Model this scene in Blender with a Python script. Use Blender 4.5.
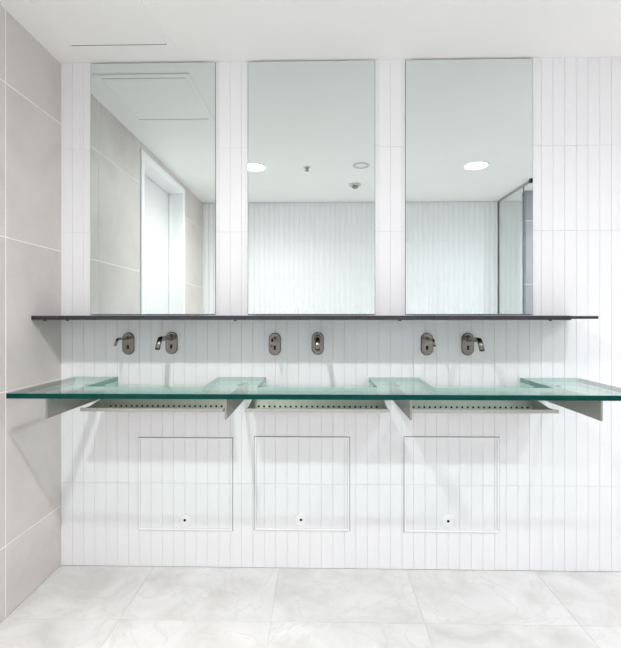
import bpy, math
from mathutils import Vector, Matrix

# ------------------------------------------------------------------ clear
for o in list(bpy.data.objects):
    bpy.data.objects.remove(o)
scene = bpy.context.scene
COL = scene.collection

# ------------------------------------------------------------------ camera
# vanity wall is the plane Y = 0, the room lies on the -Y side, Z up, metres
FPX, IMG_W, IMG_H = 442.0, 621.0, 648.0
CAM_D, CAM_H, YAW, HORIZON = 2.1, 1.194, math.atan(0.0203), 317.0
cam_data = bpy.data.cameras.new('camera')
cam_data.sensor_fit = 'HORIZONTAL'
cam_data.sensor_width = 36.0
cam_data.lens = FPX / IMG_W * 36.0
cam_data.shift_y = -(IMG_H / 2 - HORIZON) / IMG_W
cam_data.clip_start = 0.05
cam = bpy.data.objects.new('camera', cam_data)
cam.location = (0, -CAM_D, CAM_H)
cam.rotation_euler = (math.pi / 2, 0, YAW)
COL.objects.link(cam)
scene.camera = cam

# ------------------------------------------------------------------ world, exposure
world = bpy.data.worlds.new('world')
world.use_nodes = True
world.node_tree.nodes['Background'].inputs[0].default_value = (0.9, 0.92, 1.0, 1)
world.node_tree.nodes['Background'].inputs[1].default_value = 0.3
scene.world = world
vs = scene.view_settings
vs.view_transform = 'Standard'
vs.look = 'None'
vs.gamma = 1.0
vs.use_curve_mapping = False
vs.exposure = 0.31
scene.cycles.max_bounces = 16
scene.cycles.diffuse_bounces = 10
scene.cycles.glossy_bounces = 8
scene.cycles.transparent_max_bounces = 16

# downlights: x, distance from the vanity wall, lamp watts
LAMP_R = 0.034
DOWNLIGHTS = [(-0.53, 1.50, 5.8, (1.0, 0.98, 0.965)), (1.262, 1.50, 2.9, (0.945, 0.965, 1.0)), (2.45, 1.50, 4.5, (0.945, 0.97, 1.0))]
BOUNCE_BEAM, FLOOD = 19.0, 9.3      # per lamp watt: tight downward spot added for floor bounce, wide soft-edged flood

# ------------------------------------------------------------------ room measures
XL, XR = -1.243, 3.20          # left and right wall faces
DEPTH = 2.60                   # vanity wall to opposite wall
CEIL = 2.414
PITCH, ROW, GROOVE0 = 0.05438, 0.40, -1.2414
TILE_T = 0.003

# ------------------------------------------------------------------ materials
def new_mat(name):
    m = bpy.data.materials.new(name)
    m.use_nodes = True
    nt = m.node_tree
    return m, nt, nt.nodes['Principled BSDF']

def plain(name, col, rough=0.5, metal=0.0, var=0.03, scale=12.0, spec=0.5, bump=0.0):
    m, nt, b = new_mat(name)
    tc = nt.nodes.new('ShaderNodeTexCoord')
    nz = nt.nodes.new('ShaderNodeTexNoise')
    nz.inputs['Scale'].default_value = scale
    nz.inputs['Detail'].default_value = 4
    cr = nt.nodes.new('ShaderNodeValToRGB')
    lo = [max(0, c * (1 - var)) for c in col]
    hi = [min(1, c * (1 + var)) for c in col]
    cr.color_ramp.elements[0].position = 0.3
    cr.color_ramp.elements[1].position = 0.7
    cr.color_ramp.elements[0].color = (*lo, 1)
    cr.color_ramp.elements[1].color = (*hi, 1)
    nt.links.new(tc.outputs['Object'], nz.inputs['Vector'])
    nt.links.new(nz.outputs['Fac'], cr.inputs['Fac'])
    nt.links.new(cr.outputs['Color'], b.inputs['Base Color'])
    b.inputs['Roughness'].default_value = rough
    b.inputs['Metallic'].default_value = metal
    b.inputs['Specular IOR Level'].default_value = spec
    if bump:
        bp = nt.nodes.new('ShaderNodeBump')
        bp.inputs['Strength'].default_value = bump
        bp.inputs['Distance'].default_value = 0.002
        nt.links.new(nz.outputs['Fac'], bp.inputs['Height'])
        nt.links.new(bp.outputs['Normal'], b.inputs['Normal'])
    return m

def stone(name, base, dark, light, scale, rough, vein=None, world_pos=True, bump=0.06):
    """mottled stone or porcelain: two layers of noise, optional thin veins"""
    m, nt, b = new_mat(name)
    L = nt.links.new
    geo = nt.nodes.new('ShaderNodeNewGeometry')
    oi = nt.nodes.new('ShaderNodeObjectInfo')
    add = nt.nodes.new('ShaderNodeVectorMath'); add.operation = 'ADD'
    mul = nt.nodes.new('ShaderNodeVectorMath'); mul.operation = 'SCALE'
    mul.inputs['Scale'].default_value = 3.7
    L(oi.outputs['Location'], mul.inputs[0])
    L(geo.outputs['Position'], add.inputs[0])
    L(mul.outputs[0], add.inputs[1])
    n1 = nt.nodes.new('ShaderNodeTexNoise')
    n1.inputs['Scale'].default_value = scale
    n1.inputs['Detail'].default_value = 8
    n1.inputs['Roughness'].default_value = 0.62
    n1.inputs['Distortion'].default_value = 0.6
    L(add.outputs[0], n1.inputs['Vector'])
    cr = nt.nodes.new('ShaderNodeValToRGB')
    e = cr.color_ramp.elements
    e[0].position = 0.32; e[0].color = (*dark, 1)
    e[1].position = 0.68; e[1].color = (*light, 1)
    mid = e.new(0.5); mid.color = (*base, 1)
    L(n1.outputs['Fac'], cr.inputs['Fac'])
    out = cr.outputs['Color']
    n2 = nt.nodes.new('ShaderNodeTexNoise')
    n2.inputs['Scale'].default_value = scale * 9
    n2.inputs['Detail'].default_value = 5
    L(add.outputs[0], n2.inputs['Vector'])
    if vein:
        n3 = nt.nodes.new('ShaderNodeTexNoise')
        n3.inputs['Scale'].default_value = scale * 0.8
        n3.inputs['Detail'].default_value = 7
        n3.inputs['Distortion'].default_value = 1.6
        L(add.outputs[0], n3.inputs['Vector'])
        r3 = nt.nodes.new('ShaderNodeValToRGB')
        q = r3.color_ramp.elements
        q[0].position = 0.485; q[0].color = (0, 0, 0, 1)
        q[1].position = 0.525; q[1].color = (0, 0, 0, 1)
        pk = q.new(0.505); pk.color = (0.55, 0.55, 0.55, 1)
        L(n3.outputs['Fac'], r3.inputs['Fac'])
        mx = nt.nodes.new('ShaderNodeMix'); mx.data_type = 'RGBA'
        L(r3.outputs['Color'], mx.inputs['Factor'])
        L(out, mx.inputs[6])
        mx.inputs[7].default_value = (*vein, 1)
        out = mx.outputs[2]
    L(out, b.inputs['Base Color'])
    b.inputs['Roughness'].default_value = rough
    bp = nt.nodes.new('ShaderNodeBump')
    bp.inputs['Strength'].default_value = bump
    bp.inputs['Distance'].default_value = 0.002
    L(n2.outputs['Fac'], bp.inputs['Height'])
    L(bp.outputs['Normal'], b.inputs['Normal'])
    return m

def clear_glass(name, tint, rough=0.0):
    """clear sheet: tinted straight transmission under a Fresnel gloss"""
    m = bpy.data.materials.new(name)
    m.use_nodes = True
    nt = m.node_tree
    nt.nodes.clear()
    L = nt.links.new
    out = nt.nodes.new('ShaderNodeOutputMaterial')
    tr = nt.nodes.new('ShaderNodeBsdfTransparent')
    tr.inputs['Color'].default_value = (*tint, 1)
    gl = nt.nodes.new('ShaderNodeBsdfGlossy')
    gl.inputs['Roughness'].default_value = rough
    gl.inputs['Color'].default_value = (0.95, 1, 0.98, 1)
    lw = nt.nodes.new('ShaderNodeLayerWeight')
    lw.inputs['Blend'].default_value = 0.5
    pw = nt.nodes.new('ShaderNodeMath'); pw.operation = 'POWER'
    pw.inputs[1].default_value = 5.0
    L(lw.outputs['Facing'], pw.inputs[0])
    ma = nt.nodes.new('ShaderNodeMath'); ma.operation = 'MULTIPLY_ADD'
    ma.inputs[1].default_value = 0.96
    ma.inputs[2].default_value = 0.04
    L(pw.outputs[0], ma.inputs[0])
    mx = nt.nodes.new('ShaderNodeMixShader')
    L(ma.outputs[0], mx.inputs[0])
    L(tr.outputs[0], mx.inputs[1])
    L(gl.outputs[0], mx.inputs[2])
    L(mx.outputs[0], out.inputs[0])
    return m

def glow(name, col, strength):
    m, nt, b = new_mat(name)
    b.inputs['Base Color'].default_value = (0.9, 0.9, 0.9, 1)
    b.inputs['Emission Color'].default_value = (*col, 1)
    b.inputs['Emission Strength'].default_value = strength
    return m

M = {}
M['tile'] = plain('white_glazed_tile', (0.845, 0.85, 0.865), 0.42, var=0.008, scale=5, spec=0.35)
M['grout'] = plain('pale_grout', (0.76, 0.765, 0.775), 0.85, var=0.04, scale=30)
M['grey_tile'] = stone('warm_grey_porcelain', (0.65, 0.612, 0.592), (0.59, 0.553, 0.533), (0.695, 0.66, 0.642), 2.6, 0.5)
M['light_grout'] = plain('light_grout', (0.92, 0.91, 0.90), 0.85, var=0.03, scale=30)
M['floor_tile'] = stone('pale_stone_tile', (0.70, 0.695, 0.69), (0.585, 0.578, 0.565), (0.775, 0.772, 0.768), 4.2, 0.38, vein=(0.60, 0.59, 0.575))
M['floor_grout'] = plain('floor_grout', (0.66, 0.645, 0.625), 0.9, var=0.05, scale=30)
M['ceiling'] = plain('ceiling_paint', (0.945, 0.935, 0.925), 0.8, var=0.008, scale=3)
M['hatch'] = plain('hatch_paint', (0.945, 0.935, 0.925), 0.7, var=0.008, scale=3)
M['white_metal'] = plain('white_painted_metal', (0.90, 0.905, 0.915), 0.4, var=0.01)
M['gap_shade'] = plain('painted_gap_shade', (0.36, 0.36, 0.37), 0.8, var=0.1, scale=25)  # grey stands in for shade in the gap round the access panels
M['hatch_shade'] = plain('painted_hatch_shade', (0.14, 0.14, 0.13), 0.9, var=0.1, scale=25)  # dark colour for the shade inside the hatch's open gap
M['slate'] = stone('slate_grey_porcelain', (0.36, 0.36, 0.39), (0.32, 0.32, 0.35), (0.40, 0.40, 0.43), 2.6, 0.5)
M['door'] = plain('white_door_paint', (0.74, 0.75, 0.75), 0.45, var=0.01, scale=2)
M['shelf'] = plain('dark_anodised_metal', (0.035, 0.035, 0.040), 0.35, metal=0.3, var=0.06, scale=40)
M['steel'] = plain('brushed_stainless', (0.50, 0.49, 0.46), 0.34, metal=1.0, var=0.05, scale=60)
M['bracket'] = plain('satin_stainless', (0.40, 0.39, 0.37), 0.45, metal=1.0, var=0.05, scale=50)
M['tap'] = plain('satin_tap_metal', (0.22, 0.205, 0.182), 0.24, metal=1.0, var=0.05, scale=60)
M['black'] = plain('black_plastic', (0.008, 0.008, 0.008), 0.3, var=0.1, spec=0.15)
M['rubber'] = plain('dark_rubber', (0.03, 0.05, 0.045), 0.7, var=0.1)
M['hole_shade'] = plain('painted_hole_shade', (0.02, 0.02, 0.02), 0.9, var=0.1)  # near-black colour for the shade behind the tray holes
M['detector'] = plain('ivory_plastic', (0.62, 0.62, 0.58), 0.45, var=0.02)
M['sprinkler'] = plain('sprinkler_metal', (0.30, 0.29, 0.28), 0.35, metal=0.8, var=0.05)
M['glass'] = clear_glass('clear_green_glass', (0.85, 0.935, 0.91))
M['glass_edge'] = plain('polished_glass_edge', (0.002, 0.052, 0.041), 0.12, var=0.08, scale=20, spec=0.08)
M['notch_edge'] = plain('thin_glass_edge', (0.22, 0.40, 0.35), 0.12, var=0.08, scale=20, spec=0.3)
M['partition'] = clear_glass('partition_glass', (0.97, 0.985, 0.978))
M['partition_edge'] = plain('partition_glass_edge', (0.10, 0.16, 0.14), 0.15, var=0.05)
M['mirror_edge'] = plain('mirror_cut_edge', (0.16, 0.20, 0.19), 0.3, var=0.05)
m, nt, b = new_mat('mirror_silver')
b.inputs['Base Color'].default_value = (0.775, 0.83, 0.82, 1)
b.inputs['Metallic'].default_value = 1.0
b.inputs['Roughness'].default_value = 0.0
M['mirror'] = m
M['diffuser'] = glow('downlight_diffuser', (1.0, 0.98, 0.96), 9.0)

# ------------------------------------------------------------------ mesh helpers
class MB:
    """collects quads and n-gons with a material slot per face"""
    def __init__(self):
        self.v, self.f, self.m, self.s = [], [], [], []
    def face(self, pts, mat=0, smooth=False):
        n = len(self.v)
        self.v += [tuple(p) for p in pts]
        self.f.append(tuple(range(n, n + len(pts))))
        self.m.append(mat); self.s.append(smooth)
    def indexed(self, verts, faces, mat=0, smooth=False):
        n = len(self.v)
        self.v += [tuple(p) for p in verts]
        for f in faces:
            self.f.append(tuple(i + n for i in f))
            self.m.append(mat); self.s.append(smooth)
    def box(self, x0, x1, y0, y1, z0, z1, mat=0, bev=0.0):
        if bev <= 0:
            v = [(x, y, z) for z in (z0, z1) for y in (y0, y1) for x in (x0, x1)]
            self.indexed(v, [(0, 2, 3, 1), (4, 5, 7, 6), (0, 1, 5, 4), (2, 6, 7, 3), (0, 4, 6, 2), (1, 3, 7, 5)], mat)
            return
        lo, hi, e = (x0, y0, z0), (x1, y1, z1), bev
        v, idx = [], {}
        for sx in (0, 1):
            for sy in (0, 1):
                for sz in (0, 1):
                    s = (sx, sy, sz)
                    for ax in range(3):
                        p = []
                        for k in range(3):
                            c = hi[k] if s[k] else lo[k]
                            if k != ax:
                                c += -e if s[k] else e
                            p.append(c)
                        idx[(s, ax)] = len(v); v.append(tuple(p))
        f = []
        for ax in range(3):
            a, c = [k for k in range(3) if k != ax]
            for side in (0, 1):
                q = []
                for (i, j) in ((0, 0), (1, 0), (1, 1), (0, 1)):
                    s = [0, 0, 0]; s[ax] = side; s[a] = i; s[c] = j
                    q.append(idx[(tuple(s), ax)])
                f.append(q)
            for i in (0, 1):
                for j in (0, 1):
                    s0 = [0, 0, 0]; s0[a] = i; s0[c] = j
                    s1 = list(s0); s1[ax] = 1
                    s0, s1 = tuple(s0), tuple(s1)
                    f.append([idx[(s0, a)], idx[(s1, a)], idx[(s1, c)], idx[(s0, c)]])
        for s in [(i, j, k) for i in (0, 1) for j in (0, 1) for k in (0, 1)]:
            f.append([idx[(s, 0)], idx[(s, 1)], idx[(s, 2)]])
        cen = Vector([(lo[k] + hi[k]) / 2 for k in range(3)])
        g = []
        for q in f:
            p = [Vector(v[i]) for i in q]
            nrm = (p[1] - p[0]).cross(p[2] - p[0])
            mid = sum(p, Vector()) / len(p)
            g.append(tuple(q) if nrm.dot(mid - cen) > 0 else tuple(reversed(q)))
        self.indexed(v, g, mat)
    def lathe(self, prof, axis='z', seg=32, mat=0, smooth=True):
        """prof: list of (radius, height); r = 0 closes the end"""
        def P(r, h, a):
            c, s = r * math.cos(a), r * math.sin(a)
            return (c, s, h) if axis == 'z' else (c, h, s)
        rings, v, f = [], [], []
        for r, h in prof:
            if r <= 1e-9:
                rings.append([len(v)]); v.append(P(0, h, 0))
            else:
                rings.append(list(range(len(v), len(v) + seg)))
                v += [P(r, h, 2 * math.pi * k / seg) for k in range(seg)]
        for a, c in zip(rings, rings[1:]):
            for k in range(seg):
                k2 = (k + 1) % seg
                if len(a) == 1 and len(c) == 1: continue
                if len(a) == 1: f.append((a[0], c[k2], c[k]))
                elif len(c) == 1: f.append((a[k], a[k2], c[0]))
                else: f.append((a[k], a[k2], c[k2], c[k]))
        self.indexed(v, f, mat, smooth)
    def sweep(self, path, radii, seg=20, mat=0):
        """oval tube along a path in the YZ plane; radii: list of (half width in X, half height)"""
        v, f = [], []
        n = len(path)
        for i, (y, z) in enumerate(path):
            a = path[max(0, i - 1)]; c = path[min(n - 1, i + 1)]
            t = Vector((0, c[0] - a[0], c[1] - a[1])).normalized()
            nr = Vector((0, -t.z, t.y))
            rx, rh = radii[i]
            for k in range(seg):
                an = 2 * math.pi * k / seg
                ca, sa = math.cos(an), math.sin(an)
                sq = 0.72                       # squarish oval
                ex = math.copysign(abs(ca) ** sq, ca) * rx
                eh = math.copysign(abs(sa) ** sq, sa) * rh
                p = Vector((0, y, z)) + Vector((1, 0, 0)) * ex + nr * eh
                v.append(tuple(p))
        for i in range(n - 1):
            for k in range(seg):
                k2 = (k + 1) % seg
                f.append((i * seg + k, i * seg + k2, (i + 1) * seg + k2, (i + 1) * seg + k))
        self.indexed(v, f, mat, True)
        self.face([v[k] for k in range(seg)][::-1], mat)
        self.face([v[(n - 1) * seg + k] for k in range(seg)], mat)
    def prism(self, outline, axis, a0, a1, mat=0, side_mat=None):
        """outline: 2-D points; axis 'x' -> (y, z) points, 'y' -> (x, z), 'z' -> (x, y)"""
        if side_mat is None: side_mat = mat
        def P(p, a):
            return {'x': (a, p[0], p[1]), 'y': (p[0], a, p[1]), 'z': (p[0], p[1], a)}[axis]
        self.face([P(p, a0) for p in outline], mat)
        self.face([P(p, a1) for p in reversed(outline)], mat)
        n = len(outline)
        for i in range(n):
            p, q = outline[i], outline[(i + 1) % n]
            self.face([P(p, a0), P(p, a1), P(q, a1), P(q, a0)], side_mat)
    def mesh(self, name, mats):
        me = bpy.data.meshes.new(name)
        me.from_pydata(self.v, [], self.f)
        for mt in mats: me.materials.append(M[mt] if isinstance(mt, str) else mt)
        me.polygons.foreach_set('material_index', self.m)
        me.polygons.foreach_set('use_smooth', self.s)
        import bmesh
        bm = bmesh.new(); bm.from_mesh(me)
        bmesh.ops.remove_doubles(bm, verts=bm.verts, dist=1e-6)
        bmesh.ops.recalc_face_normals(bm, faces=bm.faces)
        bm.to_mesh(me); bm.free()
        me.update()
        return me

def link(name, data, parent=None, loc=(0, 0, 0)):
    o = bpy.data.objects.new(name, data)
    COL.objects.link(o)
    o.location = loc
    if parent is not None: o.parent = parent
    return o

def obj(name, mb, mats, parent=None, loc=(0, 0, 0)):
    if not isinstance(mats, (list, tuple)): mats = [mats]
    return link(name, mb.mesh(name, mats), parent, loc)

def tag(o, label=None, cat=None, group=None, kind=None):
    if label: o['label'] = label
    if cat: o['category'] = cat
    if group: o['group'] = group
    if kind: o['kind'] = kind
    return o

def thing(name, loc, label, cat, group=None):
    return tag(link(name, None, None, loc), label, cat, group)

def box_obj(name, dims, mat, parent=None, bev=0.0, loc=(0, 0, 0)):
    mb = MB(); mb.box(*dims, bev=bev)
    return obj(name, mb, mat, parent, loc)

TILE_CACHE = {}
def tile_mesh(w, h, t, b, mat, facing, lift=0.0):
    """chamfered tile centred on its back face; facing '-y', '+y', '+x', '-x' or '+z'"""
    key = (round(w, 4), round(h, 4), t, b, mat, facing)
    if key in TILE_CACHE: return TILE_CACHE[key]
    b = min(b, w / 3, h / 3)
    a, c = w / 2, h / 2
    R = [(-a, -c, 0), (a, -c, 0), (a, c, 0), (-a, c, 0),
         (-a, -c, t - b), (a, -c, t - b), (a, c, t - b), (-a, c, t - b),
         (-a + b, -c + b, t), (a - b, -c + b, t), (a - b, c - b, t), (-a + b, c - b, t)]
    F = [(8, 9, 10, 11)]
    for i in range(4):
        j = (i + 1) % 4
        F += [(i, j, 4 + j, 4 + i), (4 + i, 4 + j, 8 + j, 8 + i)]
    T = {'-y': lambda u, v, n: (u, -n, v), '+y': lambda u, v, n: (-u, n, v),
         '+x': lambda u, v, n: (n, u, v), '-x': lambda u, v, n: (-n, -u, v),
         '+z': lambda u, v, n: (u, v, n)}[facing]
    me = bpy.data.meshes.new('tile')
    me.from_pydata([T(*p) for p in R], [], F)
    me.materials.append(M[mat])
    me.update()
    TILE_CACHE[key] = me
    return me

def subtract(rect, hole):
    """rectangle minus rectangle -> list of rectangles (x0, x1, z0, z1)"""
    x0, x1, z0, z1 = rect; a0, a1, c0, c1 = hole
    if a0 >= x1 or a1 <= x0 or c0 >= z1 or c1 <= z0: return [rect]
    out = []
    if a0 > x0: out.append((x0, a0, z0, z1))
    if a1 < x1: out.append((a1, x1, z0, z1))
    m0, m1 = max(x0, a0), min(x1, a1)
    if c0 > z0: out.append((m0, m1, z0, c0))
    if c1 < z1: out.append((m0, m1, c1, z1))
    return [r for r in out if r[1] - r[0] > 0.004 and r[3] - r[2] > 0.004]

# ------------------------------------------------------------------ layout shared by wall and fittings
MIRRORS = [(-1.097, -0.494), (-0.341, 0.263), (0.405, 1.002)]
MIRROR_Z = (1.206, 2.408)
PANELS = [(-0.869, -0.412, 0.173, 0.620), (-0.312, 0.145, 0.178, 0.627), (0.398, 0.848, 0.176, 0.630)]

# ------------------------------------------------------------------ room shell
WT = 0.12
wall_back = box_obj('wall_back', (XL - 0.3, XR + WT, TILE_T, TILE_T + WT, 0, CEIL), 'grout')
tag(wall_back, kind='structure')
GAP = 0.0015
rest = MB()
k = 0
while True:
    x0 = GROOVE0 + k * PITCH
    x1 = x0 + PITCH
    k += 1
    if x0 > XR: break
    x0, x1 = max(x0 + GAP / 2, XL), min(x1 - GAP / 2, XR)
    for r in range(7):
        z0, z1 = r * ROW + 0.0006, min((r + 1) * ROW - 0.0006, CEIL)
        if z1 - z0 < 0.02: continue
        if r == 5: z1 = CEIL
        if any(a < x0 and x1 < c and MIRROR_Z[0] - 0.01 <= z0 and z1 <= CEIL for a, c in MIRRORS): continue
        rects = [(x0, x1, z0, z1)]
        for p in PANELS:
            rects = [q for rr in rects for q in subtract(rr, p)]
        for a, c, d, e in rects:
            if x0 < 1.46:
                link('tile', tile_mesh(c - a, e - d, TILE_T, 0.0006, 'tile', '-y'), wall_back,
                     ((a + c) / 2, TILE_T, (d + e) / 2))
            else:
                rest.box(a, c, 0, TILE_T, d, e)
o = obj('tile_field', rest, 'tile', wall_back)
tag(o, kind='stuff')

wall_front = box_obj('wall_front', (XL - 0.3, XR + WT, -DEPTH - TILE_T - WT, -DEPTH - TILE_T, 0, CEIL), 'grout')
tag(wall_front, kind='structure')
mb = MB()
k = 0
while True:
    x0 = XL + k * PITCH
    k += 1
    if x0 > XR: break
    x1 = min(x0 + PITCH - 0.004, XR)
    if x1 - x0 < 0.005: continue
    # softly rounded flute: its middle stands proud of its edges
    for r in range(7):
        z0, z1 = r * ROW + 0.0006, min((r + 1) * ROW - 0.0006, CEIL)
        if z1 - z0 < 0.02: continue
        n = 6
        pts = [(x0 + (x1 - x0) * i / n, -DEPTH - TILE_T + 0.007 * math.sin(math.pi * i / n) ** 0.8) for i in range(n + 1)]
        for p, q in zip(pts, pts[1:]):
            mb.face([(p[0], p[1], z0), (q[0], q[1], z0), (q[0], q[1], z1), (p[0], p[1], z1)], 0, True)
o = obj('tile_field', mb, 'tile', wall_front)
tag(o, kind='stuff')

# left wall with a door opening (Y range is negative distance from the vanity wall)
DZ0, DZ1, DTOP = 0.953, 1.945, 2.362
mb = MB()
xa, xb = XL - 0.20, XL - 0.0012
mb.box(xa, xb, -DZ0, TILE_T, 0, CEIL)
mb.box(xa, xb, -DEPTH - TILE_T, -DZ1, 0, CEIL)
mb.box(xa, xb, -DZ1, -DZ0, DTOP, CEIL)
wall_left = tag(obj('wall_left', mb, 'light_grout'), kind='structure')
ROWS_L = [0, 0.286, 0.898, 1.510, 2.122, CEIL]
G2 = 0.005
LT = 0.0012
def left_tile(d0, d1, z0, z1):
    link('tile', tile_mesh(d1 - d0 - G2, z1 - z0 - G2, LT, 0.0004, 'grey_tile', '+x'), wall_left,
         (XL - LT, -(d0 + d1) / 2, (z0 + z1) / 2))
for d0, d1 in ((-0.002, 0.373), (0.373, DZ0), (DZ1, DEPTH)):
    for z0, z1 in zip(ROWS_L, ROWS_L[1:]):
        left_tile(d0, d1, z0, z1)
left_tile(DZ0, DZ1, DTOP, CEIL)

wall_right = tag(box_obj('wall_right', (XR, XR + WT, -DEPTH - TILE_T, TILE_T, 0, CEIL), 'grey_tile'), kind='structure')

# grey tiled pier seen in the right mirror
PX0, PX1, PD, PTH = 1.985, 2.205, 2.21, 0.08
wall_pier = tag(box_obj('wall_pier', (PX0 + TILE_T, PX1, -PD - PTH, -PD - TILE_T, 0, CEIL), 'light_grout'), kind='structure')
for z0, z1 in zip(ROWS_L, ROWS_L[1:]):
    for x0, x1 in ((PX0, PX1),):
        link('tile', tile_mesh(x1 - x0 - 0.004, z1 - z0 - G2, TILE_T, 0.0008, 'slate', '+y'), wall_pier,
             ((x0 + x1) / 2, -PD - TILE_T, (z0 + z1) / 2))
    link('tile', tile_mesh(PTH - 0.004, z1 - z0 - G2, TILE_T, 0.0008, 'slate', '-x'), wall_pier,
         (PX0 + TILE_T, -PD - PTH / 2, (z0 + z1) / 2))

# floor with stone tiles
floor = tag(box_obj('floor', (XL - 0.3, XR + WT, -DEPTH - WT, WT, -0.10, -0.0018), 'floor_grout'), kind='structure')
FX = [XL, -0.79, -0.19, 0.41, 1.01, 1.61, 2.21, 2.81, XR]
FD = [0.0, 0.370, 0.970, 1.570, 2.170, DEPTH]
G3 = 0.0028
FT = 0.0018
for x0, x1 in zip(FX, FX[1:]):
    for d0, d1 in zip(FD, FD[1:]):
        link('tile', tile_mesh(x1 - x0 - G3, d1 - d0 - G3, FT, 0.0005, 'floor_tile', '+z'), floor,
             ((x0 + x1) / 2, -(d0 + d1) / 2, -FT))

ceiling = tag(box_obj('ceiling', (XL - 0.3, XR + WT, -DEPTH - WT, WT, CEIL, CEIL + 0.10), 'ceiling'), kind='structure')

# white door in the left wall, set back in its frame
door = tag(link('door_1', None, None, (XL, -(DZ0 + DZ1) / 2, 0)), kind='structure')
def dbox(name, x0, x1, d0, d1, z0, z1, mat='white_metal', bev=0.002):
    oy = -(DZ0 + DZ1) / 2
    return box_obj(name, (x0 - XL, x1 - XL, -d1 - oy, -d0 - oy, z0, z1), mat, door, bev)
CW = 0.055
dbox('door_leaf', XL - 0.165, XL - 0.12, DZ0 + CW, DZ1 - CW, 0.008, DTOP - CW, 'door')
dbox('door_jamb', XL - 0.20, XL + 0.010, DZ0, DZ0 + CW, 0, DTOP)
dbox('door_jamb', XL - 0.20, XL + 0.010, DZ1 - CW, DZ1, 0, DTOP)
dbox('door_head', XL - 0.20, XL + 0.010, DZ0 + CW, DZ1 - CW, DTOP - CW, DTOP)
dbox('door_stop', XL - 0.118, XL - 0.098, DZ1 - CW - 0.014, DZ1 - CW, 0, DTOP - CW)
dbox('door_stop', XL - 0.118, XL - 0.098, DZ0 + CW, DZ0 + CW + 0.014, 0, DTOP - CW)

# ------------------------------------------------------------------ mirrors
for (x0, x1), lab in zip(MIRRORS, (
        'tall frameless mirror beside the grey tiled wall, reflecting a white door',
        'middle of the three tall frameless mirrors, reflecting the smoke detector',
        'tall frameless mirror reflecting a round downlight and a glass partition')):
    z0, z1 = MIRROR_Z
    mb = MB()
    w, h, t, e = (x1 - x0) / 2, z1 - z0, 0.006, 0.002
    back = [(-w, 0, 0), (w, 0, 0), (w, 0, h), (-w, 0, h)]
    rim = [(-w, -t + e, 0), (w, -t + e, 0), (w, -t + e, h), (-w, -t + e, h)]
    fr = [(-w + e, -t, e), (w - e, -t, e), (w - e, -t, h - e), (-w + e, -t, h - e)]
    mb.face(back, 1); mb.face(fr, 0)
    for i in range(4):
        j = (i + 1) % 4
        mb.face([back[i], back[j], rim[j], rim[i]], 1)
        mb.face([rim[i], rim[j], fr[j], fr[i]], 1)
    o = obj('wall_mirror', mb, ['mirror', 'mirror_edge'], None, ((x0 + x1) / 2, 0, z0))
    tag(o, lab, 'mirror', 'mirrors above the long shelf')

# ------------------------------------------------------------------ long dark shelf
SH0, SH1, SHD = XL + 0.002, 1.173, 0.222
shelf = thing('wall_shelf', ((SH0 + SH1) / 2, 0, 1.186), 'long thin dark grey shelf running beneath the three mirrors', 'shelf')
cx = (SH0 + SH1) / 2
box_obj('shelf_board', (SH0 - cx, SH1 - cx, -SHD + 0.004, 0, 0, 0.012), 'shelf', shelf, 0.001)
box_obj('front_lip', (SH0 - cx, 1.058 - cx, -SHD, -SHD + 0.004, -0.0045, 0.0135), 'shelf', shelf, 0.0008)
for px in (-1.20, -1.10, -0.365, 0.345, 0.985):
    mb = MB(); mb.lathe([(0, 0), (0.007, 0), (0.007, -0.006), (0.005, -0.009), (0, -0.009)], seg=14)
    obj('fixing_screw', mb, 'shelf', shelf, (px - cx, -SHD + 0.03, 0))

# ------------------------------------------------------------------ glass counter
GX0, GX1, GD, GZ, GT = -1.172, 1.214, 0.470, 0.908, 0.019
NOTCH = [(-0.966, -0.479), (-0.255, 0.235), (0.466, 0.944)]
ND, DROP = 0.300, 0.036
gcx = (GX0 + GX1) / 2
counter = thing('glass_counter', (gcx, 0, GZ - GT), 'long clear green glass washbasin counter on steel brackets', 'counter')
out = [(GX0, -GD), (GX1, -GD), (GX1, -0.001)]
for a, c in reversed(NOTCH):
    out += [(c, -0.001), (c, -ND), (a, -ND), (a, -0.001)]
out += [(GX0, -0.001)]
mb = MB()
mb.prism([(x - gcx, y) for x, y in out], 'z', 0, GT, 0, 1)
for i in range(len(out)):                      # edges: faces 2.. follow the outline
    p, q = out[i], out[(i + 1) % len(out)]
    inner = min(p[1], q[1]) > -ND - 0.01 and GX0 < max(p[0], q[0]) and not (p[0] == q[0] and p[0] in (GX0, GX1))
    if inner: mb.m[2 + i] = 2
obj('glass_top', mb, ['glass', 'glass_edge', 'notch_edge'], counter)
for a, c in NOTCH:
    mb = MB()
    g = 0.004
    prof = [(-ND + 0.001, GT), (-ND + 0.001, GT - 0.010), (-0.022, GT - DROP - 0.010), (-0.022, GT - DROP)]
    # sloping pane
    x0, x1 = a + g - gcx, c - g - gcx
    mb.face([(x0, *prof[0]), (x1, *prof[0]), (x1, *prof[3]), (x0, *prof[3])], 0)
    mb.face([(x0, *prof[1]), (x1, *prof[1]), (x1, *prof[2]), (x0, *prof[2])], 0)
    mb.face([(x0, *prof[3]), (x1, *prof[3]), (x1, *prof[2]), (x0, *prof[2])], 1)
    mb.face([(x0, *prof[0]), (x1, *prof[0]), (x1, *prof[1]), (x0, *prof[1])], 1)
    for x in (x0, x1):
        mb.face([(x, *p) for p in prof], 1)
    obj('basin_pane', mb, ['glass', 'notch_edge'], counter)
    for x in (a - gcx, c - gcx):
        s = 1 if x == a - gcx else -1
        mb = MB()
        tri = [(-ND + 0.03, 0.0), (-0.004, 0.0), (-0.004, -DROP + 0.004)]
        mb.prism(tri, 'x', x, x + s * 0.0035, 0, 0)
        obj('basin_side', mb, ['glass'], counter)

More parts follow.
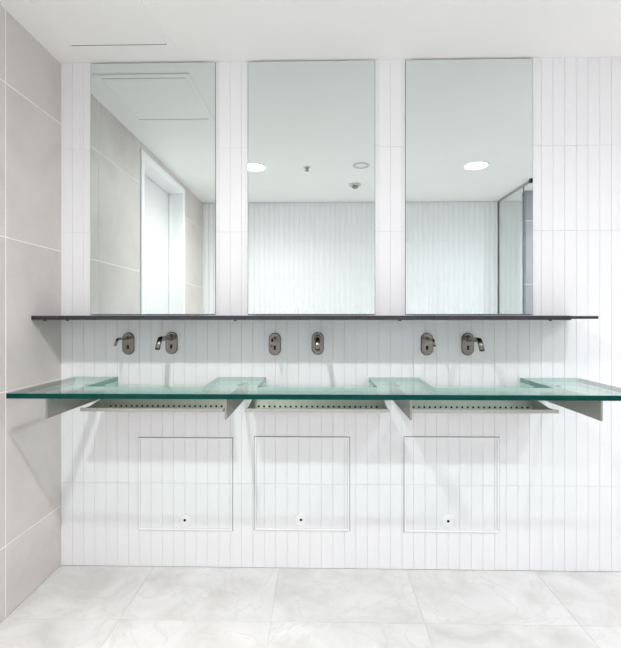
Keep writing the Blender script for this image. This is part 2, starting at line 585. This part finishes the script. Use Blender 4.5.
# ------------------------------------------------------------------ steel brackets
BR = [(-1.048, 'steel bracket under the counter end beside the grey tiled wall'),
      (-0.357, 'steel bracket under the counter between the left and middle drain trays'),
      (0.346, 'steel bracket under the counter between the middle and right drain trays'),
      (1.056, 'steel bracket under the open right end of the glass counter')]
bmesh_b = MB(); bmesh_b.box(-0.004, 0.004, -0.425, 0, 0, 0.080, bev=0.001)
ME_B = bmesh_b.mesh('bracket_plate', ['bracket'])
pm = MB(); pm.lathe([(0, 0), (0.013, 0), (0.013, 0.005), (0, 0.005)], seg=18)
ME_P = pm.mesh('glass_pad', ['rubber'])
fm = MB(); fm.box(-0.018, 0.018, -0.004, 0, 0, 0.080, bev=0.001)
ME_F = fm.mesh('wall_flange', ['bracket'])
for x, lab in BR:
    b_ = thing('shelf_bracket', (x, 0, GZ - GT - 0.085), lab, 'bracket', 'steel brackets under the glass counter')
    link('bracket_plate', ME_B, b_)
    link('wall_flange', ME_F, b_)
    for d in (0.12, 0.395):
        link('glass_pad', ME_P, b_, (0, -d, 0.080))

# ------------------------------------------------------------------ perforated drain trays
TR = [(-0.717, 'perforated steel drain tray under the counter nearest the grey wall'),
      (-0.009, 'perforated steel drain tray under the middle of the counter'),
      (0.695, 'perforated steel drain tray under the right part of the counter')]
TW, TD = 0.306, 0.233
LZ0, LZ1, BZ0, BZ1 = 0.793, 0.806, 0.752, 0.822
HOLE_Z, HOLE_P, HOLE_R = 0.7705, 0.0253, 0.0055
def tray_parts():
    parts = []
    O = LZ0
    # back plate with real round holes
    mb = MB()
    y1, y0 = -0.012, -0.014
    nh = int((2 * TW - 0.02) / HOLE_P)
    xs = [(-nh * HOLE_P) / 2 + i * HOLE_P for i in range(nh + 1)]
    hz0, hz1 = HOLE_Z - 0.010, HOLE_Z + 0.010
    for y in (y0, y1):
        mb.face([(-TW, y, BZ0 - O), (TW, y, BZ0 - O), (TW, y, hz0 - O), (-TW, y, hz0 - O)])
        mb.face([(-TW, y, hz1 - O), (TW, y, hz1 - O), (TW, y, BZ1 - O), (-TW, y, BZ1 - O)])
        mb.face([(-TW, y, hz0 - O), (xs[0], y, hz0 - O), (xs[0], y, hz1 - O), (-TW, y, hz1 - O)])
        mb.face([(xs[-1], y, hz0 - O), (TW, y, hz0 - O), (TW, y, hz1 - O), (xs[-1], y, hz1 - O)])
        S = 12
        for a, c in zip(xs, xs[1:]):
            m_ = (a + c) / 2
            for i in range(S):
                an, bn = 2 * math.pi * (i + .5) / S, 2 * math.pi * (i + 1.5) / S
                def sqp(t):
                    cs, sn = math.cos(t), math.sin(t)
                    kk = 1 / max(abs(cs) / (HOLE_P / 2), abs(sn) / 0.010)
                    return (m_ + cs * kk, y, HOLE_Z - O + sn * kk)
                def ci(t):
                    return (m_ + HOLE_R * math.cos(t), y, HOLE_Z - O + HOLE_R * math.sin(t))
                q = [sqp(an)]
                ca = [math.atan2(sy * 0.010, sx * HOLE_P / 2) % (2 * math.pi) for sx in (-1, 1) for sy in (-1, 1)]
                for t in ca:
                    for tt in (t, t + 2 * math.pi):
                        if an < tt < bn: q.append(sqp(tt))
                q += [sqp(bn), ci(bn), ci(an)]
                mb.face(q)
    mb.face([(-TW, y0, BZ1 - O), (TW, y0, BZ1 - O), (TW, y1, BZ1 - O), (-TW, y1, BZ1 - O)])
    parts.append(('back_plate', mb.mesh('back_plate', ['steel']), []))
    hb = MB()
    hb.box(-TW + 0.004, TW - 0.004, -0.0115, -0.0005, BZ0 - O + 0.002, BZ1 - O - 0.004)  # solid block behind the holes, coloured as their shade
    parts.append(('hole_shade_block', hb.mesh('hole_shade_block', ['hole_shade']), []))
    mb = MB()
    mb.prism([(-TD, LZ0 - O), (-0.014, BZ0 - O), (-0.014, BZ0 - O - 0.002), (-TD, LZ0 - O - 0.002)], 'x', -TW, TW)
    parts.append(('tray_floor', mb.mesh('tray_floor', ['steel']), []))
    mb = MB()
    mb.box(-TW, TW, -TD, -TD + 0.006, LZ0 - O - 0.002, LZ1 - O, bev=0.0015)
    parts.append(('front_lip', mb.mesh('front_lip', ['steel']), []))
    mb = MB()
    mb.prism([(-TD + 0.006, LZ0 - O), (-0.014, BZ0 - O), (-0.014, BZ1 - O - 0.002), (-0.06, 0.810 - O), (-0.15, 0.798 - O), (-TD + 0.006, 0.799 - O)], 'x', -0.001, 0.001)
    parts.append(('side_plate', mb.mesh('side_plate', ['bracket']), [(-TW + 0.002, 0, 0), (TW - 0.002, 0, 0)]))
    return parts
TP = tray_parts()
for x, lab in TR:
    t = thing('drain_tray', (x, 0, LZ0), lab, 'tray', 'perforated drain trays under the counter')
    for nm, me, locs in TP:
        for l in (locs or [(0, 0, 0)]):
            link(nm, me, t, l)

# ------------------------------------------------------------------ taps and soap dispensers
def bez(p0, p1, p2, n):
    return [((1 - t) ** 2 * p0[0] + 2 * t * (1 - t) * p1[0] + t * t * p2[0],
             (1 - t) ** 2 * p0[1] + 2 * t * (1 - t) * p1[1] + t * t * p2[1]) for t in [i / n for i in range(n + 1)]]
def stadium_plate():
    mb = MB()
    W, H, t = 0.0290, 0.0535, 0.009
    def ring(inset, y):
        r = W - inset
        pts = []
        for i in range(17):
            a = math.pi * i / 16
            pts.append((r * math.cos(a), y, H - W + r * math.sin(a)))
        for i in range(17):
            a = math.pi + math.pi * i / 16
            pts.append((r * math.cos(a), y, -(H - W) + r * math.sin(a)))
        return pts
    rs = [ring(0, 0), ring(0, -t + 0.003), ring(0.003, -t)]
    n = len(rs[0])
    for A, B in zip(rs, rs[1:]):
        for i in range(n):
            j = (i + 1) % n
            mb.face([A[i], A[j], B[j], B[i]], 0)
    mb.face(rs[0]); mb.face(rs[2])
    return mb.mesh('wall_plate', ['tap'])
ME_PLATE = stadium_plate()
def sensor_mesh():
    mb = MB(); mb.box(-0.0055, 0.0055, -0.0105, -0.0085, -0.0098, 0.0098, bev=0.0008)
    return mb.mesh('sensor_window', ['black'])
ME_SENSOR = sensor_mesh()
def spout(mesh_name, reach, bend, zt, rx, rh, zb, tip_rx, tip_rh):
    k = 1.7 * rh
    dy, dz = -(reach - bend), zb - zt
    ln = math.hypot(dy, dz)
    p = [(-0.004, zt), (-0.03, zt), (-bend + k + 0.002, zt)]
    p += bez((-bend + k, zt), (-bend, zt), (-bend + dy / ln * k, zt + dz / ln * k), 8)
    p += [(-reach, zb)]
    n = len(p)
    rad = [(rx + (tip_rx - rx) * max(0, (i - 3) / (n - 4)), rh + (tip_rh - rh) * max(0, (i - 3) / (n - 4))) for i in range(n)]
    mb = MB(); mb.sweep(p, rad)
    return mb.mesh(mesh_name, ['tap'])
ME_FAUCET = spout('spout', 0.188, 0.158, 0.027, 0.0115, 0.0105, -0.016, 0.0105, 0.0080)
ME_SOAP = spout('spout', 0.140, 0.118, 0.027, 0.0060, 0.0060, 0.000, 0.0055, 0.0050)
collar = MB(); collar.lathe([(0.0, -0.0085), (0.0155, -0.0085), (0.0155, -0.011), (0.0125, -0.0125), (0.0, -0.0125)], axis='y', seg=24)
ME_COL = collar.mesh('spout_collar', ['tap'])
collar = MB(); collar.lathe([(0.0, -0.0085), (0.009, -0.0085), (0.009, -0.0105), (0.007, -0.012), (0.0, -0.012)], axis='y', seg=20)
ME_COLS = collar.mesh('spout_collar', ['tap'])
nz = MB(); nz.lathe([(0, 0), (0.0065, 0), (0.0065, -0.003), (0, -0.003)], seg=16)
ME_NOZ = nz.mesh('nozzle', ['black'])
def tap(x, z, kind, lab, group):
    t = thing('sensor_faucet' if kind == 'f' else 'soap_dispenser', (x, 0, z), lab,
              'faucet' if kind == 'f' else 'soap dispenser', group)
    link('wall_plate', ME_PLATE, t)
    s = link('spout', ME_FAUCET if kind == 'f' else ME_SOAP, t)
    link('spout_collar', ME_COL if kind == 'f' else ME_COLS, t, (0, 0, 0.027))
    link('sensor_window', ME_SENSOR, t, (0, 0, -0.0165))
gf, gs = 'thick wall spouts over the basins', 'thin wall spouts over the basins'
tap(-0.914, 1.067, 's', 'thin spouted soap dispenser on the wall nearest the grey tiles', gs)
tap(-0.706, 1.070, 'f', 'thick spouted sensor faucet over the basin nearest the grey tiled wall', gf)
tap(-0.212, 1.065, 's', 'thin spouted soap dispenser over the middle basin', gs)
tap(-0.008, 1.068, 'f', 'thick spouted sensor faucet over the middle basin', gf)
tap(0.507, 1.066, 's', 'thin spouted soap dispenser over the right hand basin', gs)
tap(0.698, 1.066, 'f', 'thick spouted sensor faucet farthest from the grey tiled wall', gf)

# ------------------------------------------------------------------ wall access panels
PL = ['square tiled access panel under the left basin near the grey wall',
      'square tiled access panel under the middle basin',
      'square tiled access panel under the right basin']
LOCK = [(-0.643, 0.224), (-0.088, 0.231), (0.607, 0.231)]
ring = MB()
ring.lathe([(0.0, -0.0030), (0.026, -0.0030), (0.0285, -0.0022), (0.030, -0.0005), (0.030, 0.0015)], axis='y', seg=36)
ME_RING = ring.mesh('lock_plate', ['white_metal'])
kh = MB(); kh.lathe([(0.0, -0.0042), (0.0048, -0.0042), (0.0062, -0.0035), (0.0062, -0.002)], axis='y', seg=18)
ME_KEY = kh.mesh('keyhole', ['black'])
for (x0, x1, z0, z1), lab, (lx, lz) in zip(PANELS, PL, LOCK):
    cxp = (x0 + x1) / 2
    ap = thing('access_panel', (cxp, 0, z0), lab, 'access panel', 'tiled access panels under the basins')
    F, PR = 0.011, 0.006          # frame face width, how far it stands out
    e = 0.0035
    mb = MB()
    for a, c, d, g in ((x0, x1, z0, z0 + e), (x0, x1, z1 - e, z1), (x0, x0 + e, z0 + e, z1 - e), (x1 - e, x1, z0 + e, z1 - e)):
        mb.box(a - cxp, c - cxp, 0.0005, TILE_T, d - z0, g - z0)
    obj('gap_shade', mb, 'gap_shade', ap)  # thin strips coloured as the shaded gap outside the frame
    fr = [('frame_bar', x0 + e, x1 - e, z0 + e, z0 + F), ('frame_bar', x0 + e, x1 - e, z1 - F, z1 - e),
          ('frame_bar', x0 + e, x0 + F, z0 + F, z1 - F), ('frame_bar', x1 - F, x1 - e, z0 + F, z1 - F)]
    for nm, a, c, d, g in fr:
        box_obj(nm, (a - cxp, c - cxp, -PR, TILE_T, d - z0, g - z0), 'white_metal', ap, 0.0008)
    i0, i1, j0, j1 = x0 + F + 0.001, x1 - F - 0.001, z0 + F + 0.001, z1 - F - 0.001
    k = int((i0 - GROOVE0) / PITCH)
    while GROOVE0 + k * PITCH < i1:
        a, c = max(i0, GROOVE0 + k * PITCH + GAP / 2), min(i1, GROOVE0 + (k + 1) * PITCH - GAP / 2)
        k += 1
        if c - a < 0.004: continue
        for d, g in ((j0, ROW - 0.0006), (ROW + 0.0006, j1)):
            link('tile', tile_mesh(c - a, g - d, TILE_T, 0.0006, 'tile', '-y'), ap,
                 ((a + c) / 2 - cxp, TILE_T, (d + g) / 2 - z0))
    lk = link('lock_plate', ME_RING, ap, (lx - cxp, 0, lz - z0))
    link('keyhole', ME_KEY, lk)

# ------------------------------------------------------------------ ceiling hatch
HX0, HX1, HD0, HD1 = -1.143, -0.650, 0.108, 0.632
hc = ((HX0 + HX1) / 2, -(HD0 + HD1) / 2)
hatch = thing('ceiling_hatch', (hc[0], hc[1], CEIL), 'square white access hatch with trim in the ceiling corner', 'hatch')
def hb(nm, x0, x1, d0, d1, z0, mat):
    return box_obj(nm, (x0 - hc[0], x1 - hc[0], -d1 - hc[1], -d0 - hc[1], z0, 0), mat, hatch, 0.0015)
TWD = 0.032
hb('trim_bar', HX0, HX1, HD0, HD0 + TWD, -0.007, 'hatch')
hb('trim_bar', HX0, HX1, HD1 - TWD + 0.012, HD1, -0.007, 'hatch')
hb('trim_bar', HX0, HX0 + TWD, HD0 + TWD, HD1 - TWD + 0.012, -0.007, 'hatch')
hb('trim_bar', HX1 - TWD, HX1, HD0 + TWD, HD1 - TWD + 0.012, -0.007, 'hatch')
hb('hatch_panel', HX0 + TWD + 0.001, HX1 - TWD - 0.001, HD0 + TWD + 0.006, HD1 - TWD + 0.006, -0.0065, 'hatch')
hb('gap_shade_strip', HX0 + TWD, HX1 - TWD, HD0 + TWD, HD0 + TWD + 0.006, -0.0055, 'hatch_shade')  # strip fills the open gap, its shade put into the colour
hb('gap_shade_strip', HX0 + TWD, HX1 - TWD, HD1 - TWD + 0.006, HD1 - TWD + 0.012, -0.0055, 'hatch_shade')

# ------------------------------------------------------------------ ceiling fittings
for (x, d, watts, col), lab in zip(DOWNLIGHTS, (
        'round ceiling downlight mirrored at the left edge of the middle mirror',
        'bright round ceiling downlight mirrored in the right mirror',
        'round ceiling downlight outside the frame near the right wall')):
    t = thing('downlight', (x, -d, CEIL), lab, 'downlight', 'round downlights in the ceiling')
    mb = MB(); mb.lathe([(0.086, -0.001), (0.088, -0.004), (0.094, -0.005), (0.099, -0.003), (0.100, 0.0)], seg=48)
    obj('trim_ring', mb, 'white_metal', t)
    mb = MB(); mb.lathe([(0.0, -0.002), (0.0875, -0.002), (0.0875, 0.0)], seg=48)
    obj('diffuser', mb, 'diffuser', t)
    lm = glow('lamp_core', col, watts / (math.pi * math.pi * LAMP_R ** 2))
    mb = MB(); mb.lathe([(0.0, -0.004), (LAMP_R, -0.004), (LAMP_R, -0.0025)], seg=32)
    obj('lamp_core', mb, lm, t)
    for nm, power, ang in (('bounce_beam', BOUNCE_BEAM, 64), ('flood', FLOOD, 164)):  # narrow spot is added fill, bounced off the unseen floor
        sd = bpy.data.lights.new(nm, 'SPOT')
        sd.energy = power * watts; sd.color = col
        sd.spot_size = math.radians(ang); sd.spot_blend = 1.0; sd.shadow_soft_size = LAMP_R
        link(nm, sd, t, (0, 0, -0.045))

t = thing('sprinkler_head', (-0.102, -1.511, CEIL), 'small dark metal sprinkler head on the ceiling', 'sprinkler')
mb = MB(); mb.lathe([(0, -0.004), (0.024, -0.004), (0.030, 0.0)], seg=28); obj('escutcheon', mb, 'detector', t)
mb = MB(); mb.lathe([(0.013, -0.003), (0.013, -0.014), (0.006, -0.018), (0.006, -0.026), (0.018, -0.027), (0.018, -0.030), (0, -0.030)], seg=24); obj('deflector', mb, 'sprinkler', t)
t = thing('smoke_detector', (0.327, -1.982, CEIL), 'small domed smoke detector on the ceiling', 'detector')
mb = MB(); mb.lathe([(0, -0.016), (0.050, -0.016), (0.055, -0.010), (0.055, 0.0)], seg=32); obj('detector_base', mb, 'detector', t)
mb = MB(); mb.lathe([(0.030, -0.016), (0.030, -0.026), (0.022, -0.038), (0.0, -0.042)], seg=28); obj('detector_dome', mb, 'sprinkler', t)
t = thing('ceiling_speaker', (0.335, -1.472, CEIL), 'flat round white ceiling speaker beside the smoke detector', 'speaker')
mb = MB(); mb.lathe([(0.050, -0.003), (0.053, -0.008), (0.061, -0.009), (0.066, -0.004), (0.067, 0.0)], seg=40); obj('speaker_ring', mb, 'detector', t)
mb = MB(); mb.lathe([(0.0, -0.004), (0.030, -0.004), (0.052, -0.003), (0.052, 0.0)], seg=40); obj('speaker_grille', mb, 'white_metal', t)

# ------------------------------------------------------------------ glass partition seen in the right mirror
GPX = 1.877
gp = thing('glass_partition', (GPX, -2.30, 0), 'clear glass partition with a slim top rail, seen in the right mirror', 'partition')
mb = MB()
mb.face([(-0.005, 0.287, 0.004), (-0.005, -0.286, 0.004), (-0.005, -0.286, 2.396), (-0.005, 0.287, 2.396)], 0)
mb.face([(0.005, 0.287, 0.004), (0.005, -0.286, 0.004), (0.005, -0.286, 2.396), (0.005, 0.287, 2.396)], 0)
for y in (0.287, -0.286):
    mb.face([(-0.005, y, 0.004), (0.005, y, 0.004), (0.005, y, 2.396), (-0.005, y, 2.396)], 1)
for z in (0.004, 2.396):
    mb.face([(-0.005, 0.287, z), (0.005, 0.287, z), (0.005, -0.286, z), (-0.005, -0.286, z)], 1)
obj('glass_sheet', mb, ['partition', 'partition_edge'], gp)
box_obj('top_rail', (-0.009, 0.009, -0.286, 0.425, 2.394, CEIL), 'steel', gp, 0.001)
box_obj('wall_channel', (-0.009, 0.009, -0.299, -0.286, 0.0, 2.394), 'steel', gp, 0.001)
box_obj('door_pivot', (-0.020, 0.020, 0.425, 0.465, 2.382, CEIL), 'black', gp, 0.002)
